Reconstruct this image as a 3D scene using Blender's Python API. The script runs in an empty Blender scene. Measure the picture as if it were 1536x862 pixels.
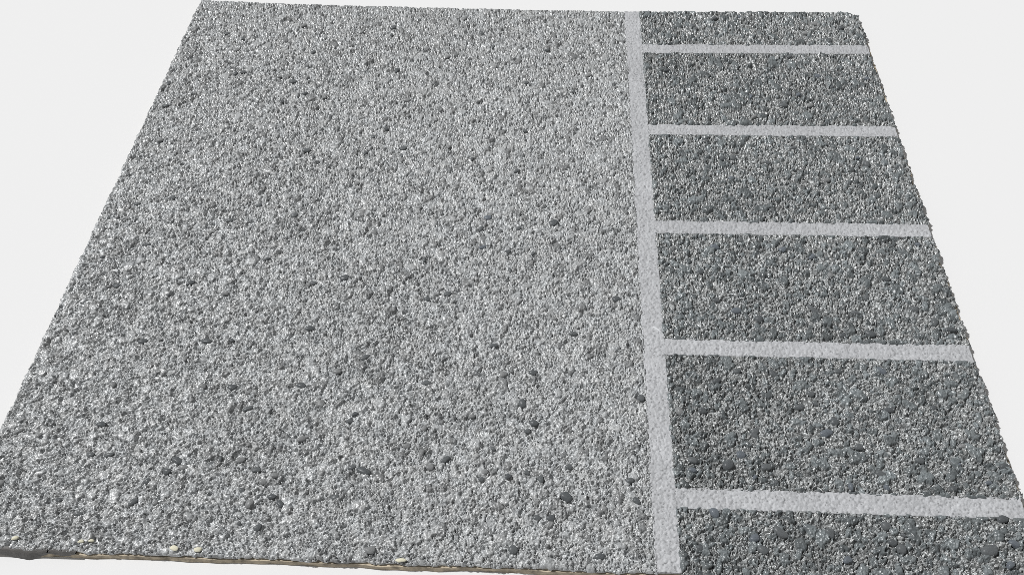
import bpy, math, random
import numpy as np
from mathutils import Matrix, Vector

scene = bpy.context.scene
rng = np.random.default_rng(7)
random.seed(7)

# ------------------------------------------------------------------ camera
CAM_F = 1270.09                       # focal length for a frame 1536 wide
CAM_C = Vector((-0.0413495, -0.0774356, 0.331793))
PITCH, YAW, ROLL = 0.911039, -0.0874453, -0.0500323
fwd = Vector((math.sin(YAW) * math.cos(PITCH), math.cos(YAW) * math.cos(PITCH), -math.sin(PITCH)))
rgt = Vector((math.cos(YAW), -math.sin(YAW), 0))
upv = rgt.cross(fwd)
r2 = math.cos(ROLL) * rgt + math.sin(ROLL) * upv
u2 = -math.sin(ROLL) * rgt + math.cos(ROLL) * upv
cam_data = bpy.data.cameras.new('camera')
cam_data.sensor_width = 36.0
cam_data.lens = CAM_F / 1536.0 * 36.0
cam_data.clip_start = 0.01
cam_data.clip_end = 100.0
cam = bpy.data.objects.new('camera', cam_data)
scene.collection.objects.link(cam)
M = Matrix.Identity(4)
for i in range(3):
    M[i][0], M[i][1], M[i][2], M[i][3] = r2[i], u2[i], -fwd[i], CAM_C[i]
cam.matrix_world = M
scene.camera = cam

# ------------------------------------------------------------------ light
SUN_STRENGTH, SUN_ANGLE = 3.37, 4.0
SUN_ELEV, SUN_AZ = 53.0, 158.0        # azimuth counted from +X towards +Y: from the left, a little behind
WORLD_L = 0.225
world = bpy.data.worlds.new('World')
scene.world = world
world.use_nodes = True
bg = world.node_tree.nodes['Background']
bg.inputs['Color'].default_value = (0.995, 1.0, 1.0, 1)
bg.inputs['Strength'].default_value = WORLD_L
sun_data = bpy.data.lights.new('sun', 'SUN')
sun_data.energy = SUN_STRENGTH
sun_data.angle = math.radians(SUN_ANGLE)
sun_data.color = (1.0, 1.0, 0.998)
sun = bpy.data.objects.new('sun', sun_data)
scene.collection.objects.link(sun)
e, a = math.radians(SUN_ELEV), math.radians(SUN_AZ)
sun_dir = Vector((math.cos(e) * math.cos(a), math.cos(e) * math.sin(a), math.sin(e)))
sun.rotation_euler = sun_dir.to_track_quat('Z', 'Y').to_euler()

vs = scene.view_settings
vs.view_transform = 'Standard'
vs.look = 'None'
vs.exposure = 0.0
vs.gamma = 1.0
vs.use_curve_mapping = False
scene.cycles.use_denoising = False
scene.cycles.filter_width = 0.6
scene.cycles.max_bounces = 4

# ------------------------------------------------------------------ helpers
COL = scene.collection


def link(name, mesh, parent=None, label=None):
    o = bpy.data.objects.new(name, mesh)
    COL.objects.link(o)
    o.parent = parent
    if label:
        o['label'] = label
    return o


def hash01(ix, iy, seed):
    h = (ix.astype(np.int64) * 374761393 + iy.astype(np.int64) * 668265263 + seed * 2147483647) & 0xffffffff
    h = ((h ^ (h >> 13)) * 1274126177) & 0xffffffff
    h = ((h ^ (h >> 16)) * 2246822519) & 0xffffffff
    h = h ^ (h >> 15)
    return ((h & 0xffffff) / float(0x1000000)).astype(np.float32)


def vnoise(x, y, scale, seed):
    """smooth value noise, -1..1; scale = feature size"""
    u, v = x / scale, y / scale
    iu, iv = np.floor(u), np.floor(v)
    fu, fv = (u - iu).astype(np.float32), (v - iv).astype(np.float32)
    fu = fu * fu * (3 - 2 * fu)
    fv = fv * fv * (3 - 2 * fv)
    iu, iv = iu.astype(np.int64), iv.astype(np.int64)
    a, b = hash01(iu, iv, seed), hash01(iu + 1, iv, seed)
    c, d = hash01(iu, iv + 1, seed), hash01(iu + 1, iv + 1, seed)
    return ((a * (1 - fu) + b * fu) * (1 - fv) + (c * (1 - fu) + d * fu) * fv) * 2 - 1


def grains(x, y, cell, seed, rmin, rmax, keep=1.0, flat=0.6, grow=1.0):
    """random ellipsoid grains, one per jittered cell: height (m) and the winning grain's random number"""
    best = np.zeros(x.shape, np.float32)
    gid = np.full(x.shape, -1, np.float32)
    cx, cy = np.floor(x / cell).astype(np.int64), np.floor(y / cell).astype(np.int64)
    for dx in (-1, 0, 1):
        for dy in (-1, 0, 1):
            ix, iy = cx + dx, cy + dy
            px = (ix + hash01(ix, iy, seed)) * cell
            py = (iy + hash01(ix, iy, seed + 1)) * cell
            r = (rmin + (rmax - rmin) * hash01(ix, iy, seed + 2) ** 1.6) * cell * grow
            an = hash01(ix, iy, seed + 3) * np.float32(math.pi)
            el = 1 + 0.7 * hash01(ix, iy, seed + 4)
            ca, sa = np.cos(an), np.sin(an)
            ox, oy = (x - px).astype(np.float32), (y - py).astype(np.float32)
            q = ((ox * ca + oy * sa) / (r * el)) ** 2 + ((oy * ca - ox * sa) / r) ** 2
            hh = flat * r * (0.6 + 0.8 * hash01(ix, iy, seed + 5)) * np.sqrt(np.clip(1 - q, 0, 1))
            if keep < 1:
                hh = np.where(hash01(ix, iy, seed + 6) < keep, hh, 0)
            w = hh > best
            best = np.where(w, hh, best)
            gid = np.where(w, hash01(ix, iy, seed + 7), gid)
    return best.astype(np.float32), gid


def facets(x, y, cell, seed, tilt, lift):
    """fused angular lumps: one tilted facet per cell; also the distance to the nearest crack and a random number"""
    f1 = np.full(x.shape, 9.0, np.float32)
    f2 = np.full(x.shape, 9.0, np.float32)
    hh = np.zeros(x.shape, np.float32)
    gid = np.zeros(x.shape, np.float32)
    cx, cy = np.floor(x / cell).astype(np.int64), np.floor(y / cell).astype(np.int64)
    for dx in (-1, 0, 1):
        for dy in (-1, 0, 1):
            ix, iy = cx + dx, cy + dy
            ox = (x - (ix + hash01(ix, iy, seed)) * cell).astype(np.float32)
            oy = (y - (iy + hash01(ix, iy, seed + 1)) * cell).astype(np.float32)
            an = hash01(ix, iy, seed + 3) * np.float32(math.pi)
            el = 1 + 0.6 * hash01(ix, iy, seed + 4)
            ca, sa = np.cos(an), np.sin(an)
            d = np.sqrt(((ox * ca + oy * sa) / el) ** 2 + ((oy * ca - ox * sa) * el ** 0.3) ** 2)
            d = d - 0.25 * cell * hash01(ix, iy, seed + 6)
            g = hash01(ix, iy, seed + 7)
            w = d < f1
            f2 = np.where(w, f1, np.minimum(f2, d))
            f1 = np.where(w, d, f1)
            plane = (ox * (hash01(ix, iy, seed + 8) - 0.5) + oy * (hash01(ix, iy, seed + 9) - 0.5)) * 2 * tilt + lift * (g - 0.5)
            hh = np.where(w, plane, hh)
            gid = np.where(w, g, gid)
    return hh, f2 - f1, gid


def smooth01(v, a, b):
    t = np.clip((v - a) / (b - a), 0, 1)
    return t * t * (3 - 2 * t)


def screen_rows(y0, y1, per_px=1.6):
    """row positions from y0 to y1, finer near the viewer (plain level of detail)"""
    def sy(Y):
        d = Vector((0.0, Y, 0.0)) - CAM_C
        return CAM_F * d.dot(u2) / d.dot(fwd) * (1024 / 1536)
    s0, s1 = sy(y0), sy(y1)
    n = max(8, int(abs(s1 - s0) * per_px))
    ys = np.linspace(y0, y1, 4000)
    ss = np.array([sy(t) for t in ys])
    return np.interp(np.linspace(s0, s1, n), ss, ys)


def grid_object(name, x, y, z, col, material, parent, floor_z, label=None):
    """height field as one mesh with side walls down to floor_z"""
    nr, nc = x.shape
    ring = np.concatenate([np.arange(nc), np.arange(1, nr) * nc + nc - 1,
                           (nr - 1) * nc + np.arange(nc - 2, -1, -1), np.arange(nr - 2, 0, -1) * nc])
    co = np.stack([x.ravel(), y.ravel(), z.ravel()], 1).astype(np.float32)
    low = co[ring].copy()
    low[:, 2] = floor_z
    base = nr * nc
    co = np.concatenate([co, low])
    idx = np.arange(nr * nc).reshape(nr, nc)
    quads = np.stack([idx[:-1, :-1], idx[:-1, 1:], idx[1:, 1:], idx[1:, :-1]], -1).reshape(-1, 4)
    k = np.arange(len(ring))
    k2 = (k + 1) % len(ring)
    walls = np.stack([ring[k], base + k, base + k2, ring[k2]], 1)
    faces = np.concatenate([quads, walls]).astype(np.int32)
    me = bpy.data.meshes.new(name)
    me.vertices.add(len(co))
    me.vertices.foreach_set('co', co.ravel())
    me.loops.add(faces.size)
    me.loops.foreach_set('vertex_index', faces.ravel())
    me.polygons.add(len(faces))
    me.polygons.foreach_set('loop_start', np.arange(0, faces.size, 4, dtype=np.int32))
    me.polygons.foreach_set('use_smooth', np.ones(len(faces), dtype=bool))
    me.update(calc_edges=True)
    c4 = np.ones((len(co), 4), np.float32)
    c4[:base, :3] = col.reshape(-1, 3)
    c4[base:, :3] = col.reshape(-1, 3)[ring]
    at = me.color_attributes.new('pigment', 'FLOAT_COLOR', 'POINT')
    at.data.foreach_set('color', c4.ravel())
    me.materials.append(material)
    return link(name, me, parent, label)


# ------------------------------------------------------------------ materials
def new_mat(name):
    m = bpy.data.materials.new(name)
    m.use_nodes = True
    return m, m.node_tree, m.node_tree.nodes['Principled BSDF']


def coat_material(name, rough, bump_scale, bump_dist, spec=0.5, color=None, var=0.12, seal=0.0):
    """pigment from the grains (attribute) or one colour, times fine procedural mottling, with fine relief"""
    m, nt, b = new_mat(name)
    n = nt.nodes
    tc = n.new('ShaderNodeTexCoord')
    nz = n.new('ShaderNodeTexNoise')
    nz.inputs['Scale'].default_value = bump_scale
    nz.inputs['Detail'].default_value = 3
    nt.links.new(tc.outputs['Object'], nz.inputs['Vector'])
    mr = n.new('ShaderNodeMapRange')
    mr.inputs['From Min'].default_value = 0.3
    mr.inputs['From Max'].default_value = 0.7
    mr.inputs['To Min'].default_value = 1 - var
    mr.inputs['To Max'].default_value = 1 + var
    nt.links.new(nz.outputs['Fac'], mr.inputs['Value'])
    mx = n.new('ShaderNodeMix')
    mx.data_type = 'RGBA'
    mx.blend_type = 'MULTIPLY'
    mx.inputs['Factor'].default_value = 1
    if color is None:
        at = n.new('ShaderNodeAttribute')
        at.attribute_name = 'pigment'
        nt.links.new(at.outputs['Color'], mx.inputs['A'])
    else:
        mx.inputs['A'].default_value = (*color, 1)
    nt.links.new(mr.outputs['Result'], mx.inputs['B'])
    nt.links.new(mx.outputs['Result'], b.inputs['Base Color'])
    bp = n.new('ShaderNodeBump')
    bp.inputs['Strength'].default_value = 0.8
    bp.inputs['Distance'].default_value = bump_dist
    nt.links.new(nz.outputs['Fac'], bp.inputs['Height'])
    nt.links.new(bp.outputs['Normal'], b.inputs['Normal'])
    b.inputs['Roughness'].default_value = rough
    b.inputs['Specular IOR Level'].default_value = spec
    b.inputs['Coat Weight'].default_value = seal
    b.inputs['Coat Roughness'].default_value = 0.32
    return m


MAT_FIELD = coat_material('light_stone_coat', 0.4, 1500, 0.00014, seal=0.45)
MAT_SLAB = coat_material('dark_stone_coat', 0.34, 1500, 0.00014, seal=0.45)
MAT_JOINT = coat_material('pale_joint_paint', 0.6, 1400, 0.0002, var=0.06)
MAT_STONE_LIGHT = coat_material('grey_stone', 0.5, 1000, 0.0006, seal=0.3, var=0.3, color=(0.33, 0.338, 0.34))
MAT_STONE_MID = coat_material('slate_stone', 0.45, 1000, 0.0006, seal=0.3, var=0.4, color=(0.17, 0.183, 0.19))
MAT_STONE_DARK = coat_material('dark_stone', 0.42, 1000, 0.0006, seal=0.3, var=0.45, color=(0.135, 0.147, 0.155))
MAT_STONE_BLUE = coat_material('bluish_stone', 0.42, 1000, 0.0006, seal=0.3, color=(0.19, 0.215, 0.245))
MAT_CREAM = coat_material('bare_cream_stone', 0.5, 900, 0.0002, color=(0.80, 0.77, 0.60))
MAT_DRIP = coat_material('dark_grey_drip', 0.6, 500, 0.0005, color=(0.11, 0.105, 0.10))
MAT_EDGE = coat_material('brown_edge', 0.8, 260, 0.0006, color=(0.42, 0.36, 0.27), var=0.5)
MAT_FLOOR, _nt, _b = new_mat('white_paper')
_b.inputs['Base Color'].default_value = (0.80, 0.80, 0.80, 1)
_b.inputs['Roughness'].default_value = 0.9
_b.inputs['Specular IOR Level'].default_value = 0.1

# ------------------------------------------------------------------ the white backdrop
Z_JOINT = -0.0006       # joints lie a little below the stone coat
Z_BOARD = -0.0020       # top of the backing board
Z_FLOOR = -0.0047       # what the board lies on
me = bpy.data.meshes.new('backdrop')
me.from_pydata([(-30, -30, Z_FLOOR), (30, -30, Z_FLOOR), (30, 30, Z_FLOOR), (-30, 30, Z_FLOOR)], [], [(0, 1, 2, 3)])
me.materials.append(MAT_FLOOR)
backdrop = link('backdrop', me)
backdrop['kind'] = 'structure'
backdrop['label'] = 'plain white sheet under and around the sample board'

# ------------------------------------------------------------------ the board
PITCH_J, JOINT_W = 0.075, 0.00765
X_L, X_J0, X_J1, X_R = -0.290, 0.0, 0.00866, 0.1497
Y_B = 0.0396
_tx = np.array([-0.295, -0.276, -0.235, -0.19, -0.10, 0.0, 0.09, 0.138, 0.144, 0.148, 0.152])
_ty = np.array([0.4240, 0.4228, 0.4200, 0.4176, 0.4140, 0.4112, 0.4108, 0.4106, 0.4100, 0.4082, 0.4050])


def y_top(x):
    return np.interp(x, _tx, _ty)


root = bpy.data.objects.new('sample_board', None)
COL.objects.link(root)
root.location = (-0.07, 0.22, Z_FLOOR)
root['label'] = 'rectangular board coated in grey stone texture with dark slabs and pale joints'
root['category'] = 'sample board'
ROOT = root
bpy.context.view_layer.update()


def adopt(o, parent):
    """parent while keeping the place (all meshes are built in world coordinates)"""
    o.parent = parent
    o.matrix_parent_inverse = parent.matrix_world.inverted()


# backing board: a slab of board with uneven cut edges
def backing():
    ins = 0.0006
    xs = np.linspace(X_L + ins, X_R, 260)
    front = [(x, Y_B - 0.0004 + 0.0004 * float(vnoise(np.array(x), np.array(0.0), 0.011, 31))) for x in xs]
    right = [(X_R + 0.0005 + 0.0006 * float(vnoise(np.array(y), np.array(1.0), 0.005, 33)), y) for y in np.linspace(Y_B + 0.003, 0.404, 160)]
    back = [(x, float(y_top(x)) - 0.0008) for x in np.linspace(X_R - 0.003, X_L + ins, 60)]
    out = front + right + back
    n = len(out)
    vs_, fs = [], []
    levels = [(Z_FLOOR, -0.0005), (Z_FLOOR + 0.0005, -0.0005), (Z_BOARD - 0.0003, 0.0), (Z_BOARD - 0.0002, 0.001), (Z_BOARD, 0.001)]
    cx, cy = -0.07, 0.225
    for z, inset in levels:
        for i, (x, y) in enumerate(out):
            j = 0.0003 * float(vnoise(np.array(x * 1.0 + y), np.array(z * 30), 0.006, 77))
            vs_.append((x + math.copysign(inset, cx - x), y + (inset + j if y < cy else -inset), z))
    for l in range(len(levels) - 1):
        for i in range(n):
            k = (i + 1) % n
            fs.append((l * n + i, l * n + k, (l + 1) * n + k, (l + 1) * n + i))
    fs.append(tuple((len(levels) - 1) * n + i for i in range(n)))
    m = bpy.data.meshes.new('backing_board')
    m.from_pydata(vs_, [], fs)
    m.materials.append(MAT_EDGE)
    o = link('backing_board', m)
    adopt(o, ROOT)
    o['label'] = 'thin brown backing board showing along the front edge'
    return o


board = backing()

DX = 0.0003
TONE = (1.06, 1.0, 1.08, 0.98, 1.03, 1.06)      # the slabs were coated one by one
FIELD_RELIEF = dict(lump=0.0015, tilt=0.36, lift=0.00028, m0=-0.20, crack=0.0012, sand=0.5, keep2=0.36, flat2=0.42,
                    keep3=0.30, flat3=0.36, moat=0.0010, pits=0.10, v=0.40)
SLAB_RELIEF = dict(lump=0.0017, tilt=0.62, lift=0.0005, m0=-0.35, crack=0.0014, sand=0.8, keep2=0.42, flat2=0.75,
                   keep3=0.46, flat3=0.78, moat=0.0012, pits=0.08, v=0.215)


def edge_warp(x, y, x0, x1, amp_l, amp_r, seed):
    """ragged left and right edges"""
    w = 0.004
    fl = np.clip(1 - (x - x0) / w, 0, 1)
    fr = np.clip(1 - (x1 - x) / w, 0, 1)
    n1 = 0.6 * vnoise(y, y * 0, 0.0045, seed) + 0.5 * vnoise(y, y * 0, 0.0014, seed + 1)
    n2 = 0.6 * vnoise(y, y * 0, 0.0045, seed + 2) + 0.5 * vnoise(y, y * 0, 0.0014, seed + 3)
    return x + fl * amp_l * n1 + fr * amp_r * n2


def panel(name, x0, x1, yb, yt, kind, seed, label, amp=(0.0003, 0.0003, 0.0003, 0.0003)):
    """one coated panel; yb, yt are numbers or functions of x; amp: raggedness left, right, bottom, top"""
    xs = np.arange(int(round((x1 - x0) / DX)) + 1) * ((x1 - x0) / int(round((x1 - x0) / DX))) + x0
    ytf = yt if callable(yt) else (lambda v: np.full_like(v, yt))
    ymax = float(np.max(ytf(xs)))
    rows = screen_rows(yb, ymax)
    t = (rows - yb) / (ymax - yb)
    x = np.repeat(xs[None, :], len(rows), 0)
    y = yb + t[:, None] * (ytf(xs)[None, :] - yb)
    # edge distances before raggedness
    d = np.minimum(np.minimum(x - x0, x1 - x), np.minimum(y - yb, ytf(xs)[None, :] - y))
    x = edge_warp(x, y, x0, x1, amp[0], amp[1], seed)
    fb = np.clip(1 - (y - yb) / 0.004, 0, 1)
    ft = np.clip(1 - (ytf(xs)[None, :] - y) / 0.004, 0, 1)
    nb = 0.6 * vnoise(x, x * 0, 0.005, seed + 5) + 0.5 * vnoise(x, x * 0, 0.0015, seed + 6)
    ntp = 0.6 * vnoise(x, x * 0, 0.005, seed + 7) + 0.5 * vnoise(x, x * 0, 0.0015, seed + 8)
    y = y + fb * amp[2] * nb + ft * amp[3] * ntp
    # irregular positions
    gx = x + 0.0003 * vnoise(x, y, 0.0009, 3) + 0.0006 * vnoise(x, y, 0.004, 4)
    gy = y + 0.0003 * vnoise(x, y, 0.0009, 5) + 0.0006 * vnoise(x, y, 0.004, 6)
    A = FIELD_RELIEF if kind == 'field' else SLAB_RELIEF
    sd = 0 if kind == 'field' else 500
    # fused lumps in two sizes with cracks between them, stones standing out, a little sand on top
    ha, ca_, ga = facets(gx, gy, A['lump'], 11 + sd, A['tilt'], A['lift'])
    hb, cb_, gb = facets(gx, gy, A['lump'] * 0.55, 27 + sd, A['tilt'] * 0.9, A['lift'] * 0.5)
    m1 = smooth01(vnoise(x, y, 0.0035, 61 + sd) + 0.6 * vnoise(x, y, 0.0012, 62 + sd), A['m0'], A['m0'] + 0.35)
    m2 = smooth01(vnoise(x, y, 0.0028, 63 + sd) + 0.5 * vnoise(x, y, 0.009, 64 + sd), -0.1, 0.3)
    crack = (1 - smooth01(ca_, 0.0, 0.00042)) * m1 * A['crack'] + (1 - smooth01(cb_, 0.0, 0.0003)) * m2 * A['crack'] * 0.45
    h0, g0 = grains(gx, gy, 0.00062, 17 + sd, 0.35, 0.95, keep=0.8, flat=A['sand'])
    # bigger stones: broken outlines and flattened tops rather than ovals
    bx = gx + 0.0008 * vnoise(x, y, 0.0019, 83) + 0.0005 * vnoise(x, y, 0.0009, 84)
    by = gy + 0.0008 * vnoise(x, y, 0.0019, 85) + 0.0005 * vnoise(x, y, 0.0009, 86)
    h2, g2 = grains(bx, by, 0.0026, 23 + sd, 0.20, 0.60, keep=A['keep2'], flat=A['flat2'])
    h2m, _ = grains(bx, by, 0.0026, 23 + sd, 0.20, 0.60, keep=A['keep2'], flat=1.0, grow=1.25)
    h3, g3 = grains(bx, by, 0.0060, 41 + sd, 0.14, 0.42, keep=A['keep3'], flat=A['flat3'])
    h3m, _ = grains(bx, by, 0.0060, 41 + sd, 0.14, 0.42, keep=A['keep3'], flat=1.0, grow=1.14)
    h3 = np.minimum(h3, 0.00045 + 0.35 * h3)
    hs = np.maximum(h2, h3)
    big = hs > 0.00004
    moat = ((h2m > 0) | (h3m > 0)) & ~big
    pit, _ = grains(gx, gy, 0.0022, 81 + sd, 0.22, 0.62, keep=A['pits'], flat=1.6)
    base = ha + hb + h0 - crack - pit
    base = np.where(moat, base - A['moat'], base)
    h = np.where(big, np.maximum(0.35 * base + hs, base), base)
    gid = np.where(big, np.where(h2 > h3, g2, g3), ga)
    h = h + 0.00018 * vnoise(x, y, 0.02, 8) + 0.00014 * vnoise(x, y, 0.006, 9) + 0.00008 * vnoise(x, y, 0.0005, 72)
    z = -0.0003 + h
    # the masked edges are cut clean: relief dies down towards them
    z = np.where(z > -0.0003, -0.0003 + (z + 0.0003) * (0.25 + 0.75 * smooth01(d, 0.0, 0.0016)), z)
    rr = 0.0009
    z = z - 0.0005 * np.clip(1 - d / rr, 0, 1) ** 2
    z = np.maximum(z, Z_BOARD + 0.0001)
    # pigment: tone by grain; random specks partly stand in for relief shading
    speck = hash01(np.floor(gx / 0.00042).astype(np.int64), np.floor(gy / 0.00042).astype(np.int64), 91)
    if kind == 'field':
        v = A['v'] * (1 + 0.2 * (gid - 0.5) + np.where(big, 0.35, 0.95) * (speck - 0.5))
        v = v * (1 + 0.04 * vnoise(x, y, 0.03, 12) + 0.08 * vnoise(x, y, 0.008, 13))
        v = np.where((gid > 0.91) & ~big, 0.55 * v, v)
        v = np.where(big & (gid > 0.70), 0.50 * v, v)
        tint = np.array([0.975, 1.0, 1.008], np.float32)
    else:
        v = A['v'] * (1 + 0.3 * (gid - 0.5) + 1.3 * (speck - 0.5))
        v = np.where((~big) & (speck > 0.80), 0.47, v)
        v = np.where(big, (0.10 + 0.12 * gid) * (1 + 0.3 * (speck - 0.5)), v)
        v = v * (1 + 0.13 * vnoise(x, y, 0.02, 12)) * TONE[(seed // 20) % len(TONE)]
        tint = np.where(big[..., None], np.array([0.90, 1.0, 1.03], np.float32), np.array([0.965, 1.0, 1.0], np.float32))
    v = np.clip(v, 0.02, 0.8)
    hue = (0.012 * vnoise(x, y, 0.003, 15)).astype(np.float32)
    c = v[..., None].astype(np.float32) * tint
    c[..., 0] *= 1 + hue
    c[..., 2] *= 1 - hue
    o = grid_object(name, x, y, z, c, MAT_FIELD if kind == 'field' else MAT_SLAB, None, Z_BOARD, label)
    adopt(o, ROOT)
    return o


def joint(name, x0, x1, yb, yt, label=None, spurs=()):
    nx = max(12, int((x1 - x0) / 0.00034))
    xs = np.linspace(x0, x1, nx)
    ytf = yt if callable(yt) else (lambda v: np.full_like(v, yt))
    ymax = float(np.max(ytf(xs)))
    rows = screen_rows(yb, ymax, 1.4)
    t = (rows - yb) / (ymax - yb)
    x = np.repeat(xs[None, :], len(rows), 0)
    y = yb + t[:, None] * (ytf(xs)[None, :] - yb)
    h, g = grains(x + 0.0003 * vnoise(x, y, 0.0012, 51), y + 0.0003 * vnoise(x, y, 0.0012, 52), 0.0009, 61, 0.45, 1.0, flat=0.58)
    z = Z_JOINT - 0.00012 + h * 0.8 + 0.00012 * vnoise(x, y, 0.004, 53)
    v = 0.46 + 0.09 * (g - 0.5) + 0.03 * vnoise(x, y, 0.012, 54)
    v = np.where(hash01(np.floor(x / 0.0006).astype(np.int64), np.floor(y / 0.0006).astype(np.int64), 57) > 0.955, 0.27, v)
    for sx, sy, an, ln, wd, ht in spurs:
        ca, sa = math.cos(an), math.sin(an)
        q = (((x - sx) * ca + (y - sy) * sa) / ln) ** 2 + (((y - sy) * ca - (x - sx) * sa) / wd) ** 2
        k = np.sqrt(np.clip(1 - q, 0, 1))
        z = z + ht * k
        v = np.where(q < 1, 0.60, v)
    c = v[..., None].astype(np.float32) * np.array([0.98, 0.995, 1.025], np.float32)
    o = grid_object(name, x, y, z, c, MAT_JOINT, None, Z_BOARD, label)
    adopt(o, ROOT)
    return o


field = panel('field_coating', X_L, X_J0, Y_B, y_top, 'field', 200,
              'large light grey stone-textured field left of the long joint', amp=(0.0007, 0.0003, 0.0006, 0.0005))
slabs = []
where = ['front partial dark slab at the near edge', 'first full dark slab from the front', 'second full dark slab from the front',
         'third full dark slab from the front', 'fourth full dark slab from the front', 'rear partial dark slab with rounded corner']
for k in range(6):
    yb = Y_B if k == 0 else k * PITCH_J
    yt = y_top if k == 5 else (k + 1) * PITCH_J - JOINT_W
    slabs.append(panel('slab', X_J1, X_R, yb, yt, 'slab', 300 + 20 * k, where[k], amp=(0.0003, 0.0014, 0.00028, 0.0003)))
long_joint = joint('long_joint', X_J0 - 0.0008, X_J1 + 0.0008, Y_B + 0.0003, lambda v: y_top(v) - 0.0003,
                   'pale grey joint running from front to back',
                   spurs=[(0.0070, 0.1548, -0.8, 0.0036, 0.0008, 0.0014), (0.0035, 0.0755, 0.5, 0.0010, 0.0005, 0.0002)])
for k in range(1, 6):
    joint('cross_joint', X_J1 + 0.0005, X_R - 0.0006, k * PITCH_J - JOINT_W - 0.0008, k * PITCH_J + 0.0008)


# ------------------------------------------------------------------ larger stones in the coat
def stone_mesh(seed):
    r = random.Random(seed)
    seg = 10
    rings = [(1.0, -0.35), (0.97, 0.18), (0.66, 0.72)]
    ang = [2 * math.pi * i / seg + r.uniform(-0.12, 0.12) for i in range(seg)]
    rad = [1 + r.uniform(-0.38, 0.2) for _ in range(seg)]
    rad = [0.7 * rad[i] + 0.3 * rad[i - 1] for i in range(seg)]
    vv = []
    for rr, zz in rings:
        for i in range(seg):
            q = rr * rad[i] * (1 + r.uniform(-0.06, 0.06))
            vv.append((q * math.cos(ang[i]), q * math.sin(ang[i]), zz + r.uniform(-0.16, 0.16) * (rr < 1)))
    vv.append((r.uniform(-0.3, 0.3), r.uniform(-0.3, 0.3), 0.85))
    ff = []
    for l in range(2):
        for i in range(seg):
            k = (i + 1) % seg
            ff.append((l * seg + i, l * seg + k, (l + 1) * seg + k, (l + 1) * seg + i))
    for i in range(seg):
        ff.append((2 * seg + i, 2 * seg + (i + 1) % seg, 3 * seg))
    m = bpy.data.meshes.new('stone')
    m.from_pydata(vv, [], ff)
    m.polygons.foreach_set('use_smooth', [True] * len(ff))
    return m


STONES = {}
for key, mt in (('l', MAT_STONE_LIGHT), ('m', MAT_STONE_MID), ('d', MAT_STONE_DARK), ('b', MAT_STONE_BLUE), ('c', MAT_CREAM)):
    STONES[key] = []
    for s in range(9):
        m = stone_mesh(s + 17)
        m.materials.append(mt)
        STONES[key].append(m)


def place(px, py):
    """photograph position to a point on the board's top plane"""
    d = r2 * ((px - 768) / CAM_F) - u2 * ((py - 431) / CAM_F) + fwd
    return CAM_C + d * (-CAM_C.z / d.z)


def add_stone(name, parent, x, y, length, width, height, angle, key):
    o = bpy.data.objects.new(name, random.choice(STONES[key]))
    COL.objects.link(o)
    o.parent = parent
    o.matrix_parent_inverse = parent.matrix_world.inverted()
    o.location = (x, y, 0.0006 if key == 'c' else -0.0001)
    o.scale = (length / 2, width / 2, height)
    o.rotation_euler = (random.uniform(-0.12, 0.12), random.uniform(-0.12, 0.12), angle)
    return o


bpy.context.view_layer.update()
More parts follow.
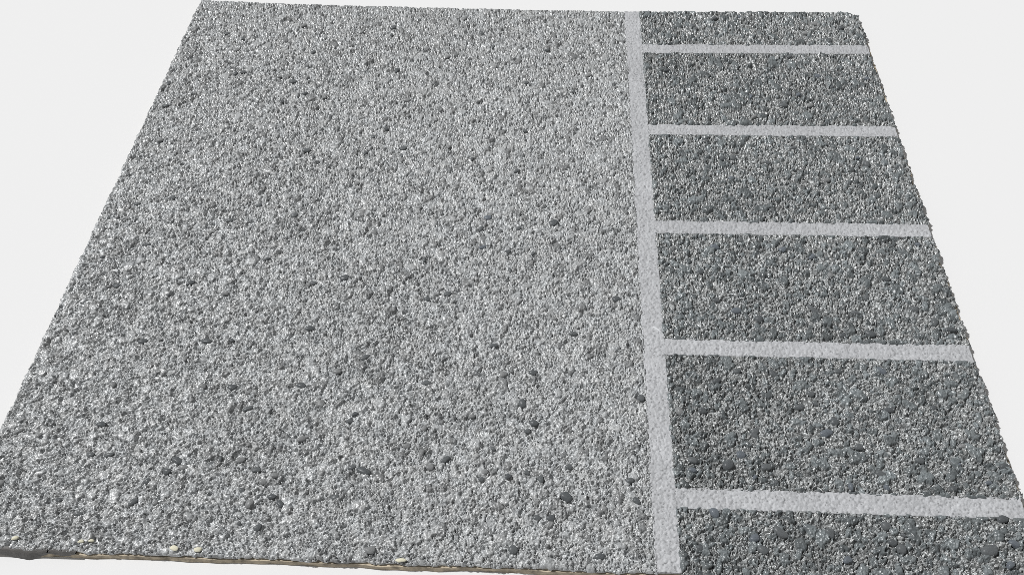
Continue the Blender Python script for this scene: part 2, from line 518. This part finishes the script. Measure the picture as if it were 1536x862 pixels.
# the ones the photograph shows: position, size in mm, direction, tone
FIELD_STONES = [
    (545, 706, 6.5, 3.6, -0.3, 'd'), (528, 700, 3.6, 2.4, 0.3, 'm'), (850, 745, 5.2, 4.4, -0.5, 'd'), (826, 776, 4.0, 3.4, 0.2, 'd'), (806, 776, 3.6, 3.0, 0.1, 'm'),
    (801, 634, 4.2, 3.6, -0.2, 'd'), (791, 646, 3.4, 2.6, 0.2, 'm'), (668, 688, 4.6, 3.0, 0.6, 'm'), (722, 718, 3.0, 2.6, 0, 'm'), (762, 714, 3.4, 2.8, 0.9, 'd'),
    (790, 708, 3.4, 2.6, 0.2, 'm'), (152, 636, 4.6, 2.8, 0.1, 'd'), (266, 690, 5.2, 3.4, -0.4, 'd'), (275, 700, 4.5, 3.0, 0, 'l'), (164, 681, 5.0, 2.2, 0.3, 'm'),
    (135, 681, 4.0, 2.6, 0, 'm'), (28, 646, 4.6, 3.0, 0.5, 'l'), (304, 578, 4.0, 3.0, 0, 'l'), (348, 580, 4.6, 3.2, 0.1, 'd'), (452, 578, 4.4, 3.4, 0, 'd'),
    (372, 612, 5.0, 2.4, 0.5, 'm'), (480, 606, 4.2, 3.0, -0.3, 'l'), (215, 511, 5.0, 3.0, 0.2, 'd'), (310, 511, 5.2, 3.0, 0, 'd'), (175, 428, 4.6, 2.4, 0, 'd'),
    (286, 424, 4.6, 2.8, 0.6, 'd'), (465, 492, 4.6, 3.2, 0.3, 'd'), (517, 416, 5.6, 3.6, 0.4, 'd'), (470, 424, 3.6, 2.8, 0, 'm'), (400, 388, 4.6, 2.4, 0.5, 'm'),
    (345, 330, 4.2, 2.8, 0.2, 'm'), (220, 366, 4.4, 2.2, 0.1, 'm'), (830, 334, 5.2, 4.2, 0.5, 'd'), (732, 326, 5.0, 3.4, 0.1, 'b'), (778, 342, 4.0, 3.0, 0.4, 'm'),
    (725, 370, 5.6, 2.6, 0.4, 'b'), (762, 377, 4.4, 2.8, 0, 'd'), (740, 518, 6.0, 3.4, 0.3, 'm'), (548, 535, 5.0, 3.0, 0.5, 'm'), (640, 448, 4.4, 2.8, 0, 'd'),
    (672, 440, 4.4, 3.0, 0.2, 'm'), (860, 500, 5.0, 3.4, 0, 'm'), (925, 448, 4.4, 3.6, 0, 'd'), (800, 558, 4.4, 3.2, 0, 'd'), (640, 574, 5.0, 2.6, 0.1, 'm'),
    (555, 824, 5.4, 4.0, 0.2, 'l'), (412, 712, 4.6, 3.4, 0, 'l'), (408, 744, 3.8, 2.6, 0.2, 'd'), (360, 690, 4.8, 2.8, 0.4, 'l'), (200, 752, 4.4, 3.0, 0.8, 'm'),
    (118, 770, 4.4, 2.6, 0.1, 'm'), (88, 749, 3.0, 2.2, 0, 'd'), (250, 706, 4.2, 3.0, 0, 'd'), (502, 745, 4.0, 2.6, 0.3, 'm'), (420, 755, 3.8, 2.8, -0.7, 'd'),
    (945, 720, 4.2, 3.4, 0.3, 'm'), (962, 596, 4.0, 3.8, 0.3, 'm'), (955, 750, 4.0, 2.8, -0.8, 'd'), (770, 824, 4.0, 4.2, 0.2, 'm'), (900, 834, 4.2, 3.0, 0.3, 'd'),
    (395, 722, 4.2, 3.2, 0.3, 'l'), (385, 704, 4.4, 2.6, 0.2, 'm'), (610, 668, 4.0, 3.2, 0.1, 'l'), (645, 700, 4.0, 3.4, 0.3, 'l'), (635, 228, 4.8, 3.0, 0.1, 'm'),
    (605, 222, 4.6, 3.0, 0.4, 'd'), (672, 85, 4.2, 3.0, 0.9, 'm'), (610, 150, 5.0, 3.4, 0, 'm'), (820, 75, 4.6, 2.8, 0.2, 'd'), (840, 133, 4.4, 3.0, 0.1, 'm'),
    (440, 122, 5.0, 3.6, 0, 'd'), (355, 75, 4.4, 3.0, 0.4, 'm'), (365, 108, 5.4, 2.8, 0, 'd'), (340, 50, 4.4, 2.2, 0, 'd'), (460, 225, 5.0, 3.6, 0, 'd'),
    (470, 78, 4.6, 3.0, 0.7, 'd'), (240, 210, 4.8, 2.8, 0.4, 'l'), (420, 115, 4.4, 2.8, 0.2, 'm'), (248, 158, 4.4, 2.2, 0, 'd'), (205, 305, 4.4, 2.2, 0, 'm'),
]
SLAB_STONES = [
    (1093, 696, 6.0, 4.6, 0.7, 'd'), (1112, 682, 4.4, 4.2, 0.2, 'b'), (1172, 798, 9.0, 4.6, -0.75, 'm'), (1132, 806, 5.0, 4.4, 0.8, 'b'), (1146, 824, 5.4, 4.0, -0.4, 'm'),
    (1245, 798, 5.4, 4.2, -0.5, 'm'), (1240, 649, 6.0, 4.2, 0.3, 'b'), (1252, 632, 4.6, 4.0, -0.6, 'd'), (1322, 710, 5.2, 3.2, -0.4, 'm'), (1353, 822, 4.6, 4.6, 0.2, 'm'),
    (1486, 824, 8.0, 5.0, 0.3, 'm'), (1522, 815, 5.4, 4.2, -0.5, 'b'), (1430, 733, 4.2, 4.2, 0.3, 'd'), (1505, 778, 4.6, 3.6, 0.4, 'd'), (1330, 788, 4.4, 4.0, -0.4, 'm'),
    (1072, 769, 4.8, 4.2, -0.7, 'b'), (1220, 464, 8.0, 3.2, -0.75, 'm'), (1306, 500, 6.4, 3.6, -0.55, 'd'), (1105, 466, 5.4, 4.0, 0.2, 'b'), (1139, 478, 4.6, 4.6, 0.2, 'd'),
    (1072, 370, 6.0, 4.2, 0.1, 'b'), (1174, 374, 4.4, 3.2, 0.4, 'b'), (1330, 418, 5.0, 3.0, 0, 'd'), (1265, 503, 4.6, 3.6, 0.2, 'd'), (1372, 464, 4.6, 4.4, 0, 'm'),
    (1427, 494, 5.4, 3.0, 0, 'd'), (1050, 408, 4.6, 3.6, 0.4, 'd'), (1074, 450, 4.2, 3.4, 0.2, 'm'), (1256, 557, 5.2, 4.0, 0, 'm'), (1322, 556, 5.4, 3.6, -0.5, 'b'),
    (1160, 560, 5.4, 3.0, -0.8, 'd'), (1106, 556, 4.6, 3.6, 0, 'm'), (1380, 690, 4.6, 3.6, 0.1, 'm'), (1335, 614, 6.0, 2.8, 0.1, 'd'), (1150, 700, 4.8, 3.6, 0.2, 'm'),
    (1175, 158, 5.6, 4.0, -0.2, 'm'), (1215, 158, 4.6, 3.6, 0, 'l'), (1300, 118, 4.2, 3.0, 0, 'b'), (1222, 36, 5.4, 4.0, 0, 'l'), (1262, 30, 5.0, 4.2, 0, 'm'),
    (1045, 248, 4.6, 3.4, 0, 'l'), (1240, 270, 6.0, 3.6, 0, 'l'), (1300, 246, 5.0, 4.4, -0.6, 'm'), (1100, 237, 4.4, 3.8, 0, 'm'), (1085, 238, 4.0, 3.4, 0.4, 'd'),
    (1190, 222, 5.2, 3.4, 0, 'm'), (1262, 42, 4.2, 3.6, 0, 'd'), (1208, 50, 4.4, 3.4, 0, 'l'), (1507, 700, 5.2, 4.4, 0, 'd'), (1040, 690, 4.4, 3.4, 0, 'm'),
    (1130, 652, 5.2, 3.6, 0, 'm'), (1200, 610, 4.6, 3.8, 0.3, 'm'), (1288, 670, 4.4, 3.8, 0.3, 'm'), (1054, 616, 4.6, 3.8, 0.4, 'd'), (1216, 590, 4.2, 3.4, -0.3, 'm'),
]


def slab_for(y):
    for k in range(6):
        yb = Y_B if k == 0 else k * PITCH_J
        yt = 0.411 if k == 5 else (k + 1) * PITCH_J - JOINT_W
        if yb + 0.001 < y < yt - 0.001:
            return slabs[k]
    return None


n_stones = 0
for px, py, l, w, an, key in FIELD_STONES:
    if py < 250:
        key = {'d': 'm', 'm': 'l'}.get(key, key)
    p = place(px, py)
    add_stone('stone', field, p.x, p.y, l / 1000, w / 1000, min(l, w) * 0.00030, an, key)
for px, py, l, w, an, key in SLAB_STONES:
    p = place(px, py)
    s = slab_for(p.y)
    if s and p.x < X_R - 0.002:
        add_stone('stone', s, p.x, p.y, l / 1000, w / 1000, min(l, w) * 0.00036, an, key)
for i in range(90):
    x, y = random.uniform(X_L + 0.004, X_J0 - 0.004), random.uniform(Y_B + 0.004, 0.408)
    l = random.uniform(2.8, 4.6)
    add_stone('stone', field, x, y, l / 1000, l * random.uniform(0.6, 0.9) / 1000, l * 0.00026, random.uniform(0, 3.1),
              random.choice('lllmmd'))
for i in range(75):
    x, y = random.uniform(X_J1 + 0.004, X_R - 0.004), random.uniform(Y_B + 0.003, 0.408)
    s = slab_for(y - 0.002) and slab_for(y + 0.002)
    if s:
        l = random.uniform(2.8, 5.0)
        add_stone('stone', s, x, y, l / 1000, l * random.uniform(0.6, 0.9) / 1000, l * 0.00032, random.uniform(0, 3.1),
                  random.choice('mmmdlb'))
# bare cream stones where the coat has come off along the front edge
for px, py, l, w, an in [(262, 822, 4.4, 3.2, -0.2), (298, 824, 3.8, 2.2, 0.1), (122, 812, 3.2, 1.7, 0.3), (602, 840, 4.6, 1.9, 0.0), (24, 807, 3.0, 1.9, 0.4), (138, 811, 2.8, 1.8, 0.1)]:
    p = place(px, py)
    o = add_stone('bare_stone', field, p.x, p.y, l / 1000, w / 1000, 0.0006, an, 'c')
    o['label'] = 'bare cream stone at the front edge'


# ------------------------------------------------------------------ dark coat run down over the front edge
def drip(x0, x1, xpeak, out, tall=1.0, name='drip'):
    n = 40
    vv, ff = [], []
    prof = [(0.0, -0.0008), (0.35, -0.0022), (0.75, -0.0038), (1.0, Z_FLOOR + 0.0002)]
    for i in range(n + 1):
        x = x0 + (x1 - x0) * i / n
        s = (x - x0) / (xpeak - x0) if x < xpeak else (x1 - x) / (x1 - xpeak)
        s = max(0.0, s) ** 1.15
        for q, z in prof:
            zz = -0.0008 + (z + 0.0008) * (0.35 + 0.65 * min(1, s * 1.6)) * tall
            vv.append((x, Y_B - 0.0008 - out * s * q, zz))
    m_ = len(prof)
    for i in range(n):
        for j in range(m_ - 1):
            ff.append((i * m_ + j, i * m_ + j + 1, (i + 1) * m_ + j + 1, (i + 1) * m_ + j))
    # close towards the board
    b0 = len(vv)
    for i in range(n + 1):
        x = x0 + (x1 - x0) * i / n
        vv.append((x, Y_B + 0.0012, vv[i * m_ + m_ - 1][2]))
        vv.append((x, Y_B + 0.0012, -0.0008))
    for i in range(n):
        ff.append((i * m_ + m_ - 1, b0 + 2 * i, b0 + 2 * i + 2, (i + 1) * m_ + m_ - 1))
        ff.append((i * m_, (i + 1) * m_, b0 + 2 * i + 3, b0 + 2 * i + 1))
    m = bpy.data.meshes.new(name)
    m.from_pydata(vv, [], ff)
    m.polygons.foreach_set('use_smooth', [True] * len(ff))
    m.materials.append(MAT_DRIP)
    o = link(name, m)
    adopt(o, board)
    o['label'] = 'dark grey run of coating over the front edge'
    return o


drip(-0.272, -0.2465, -0.2553, 0.0020)
drip(-0.2470, -0.2350, -0.2400, 0.0004, 0.6)
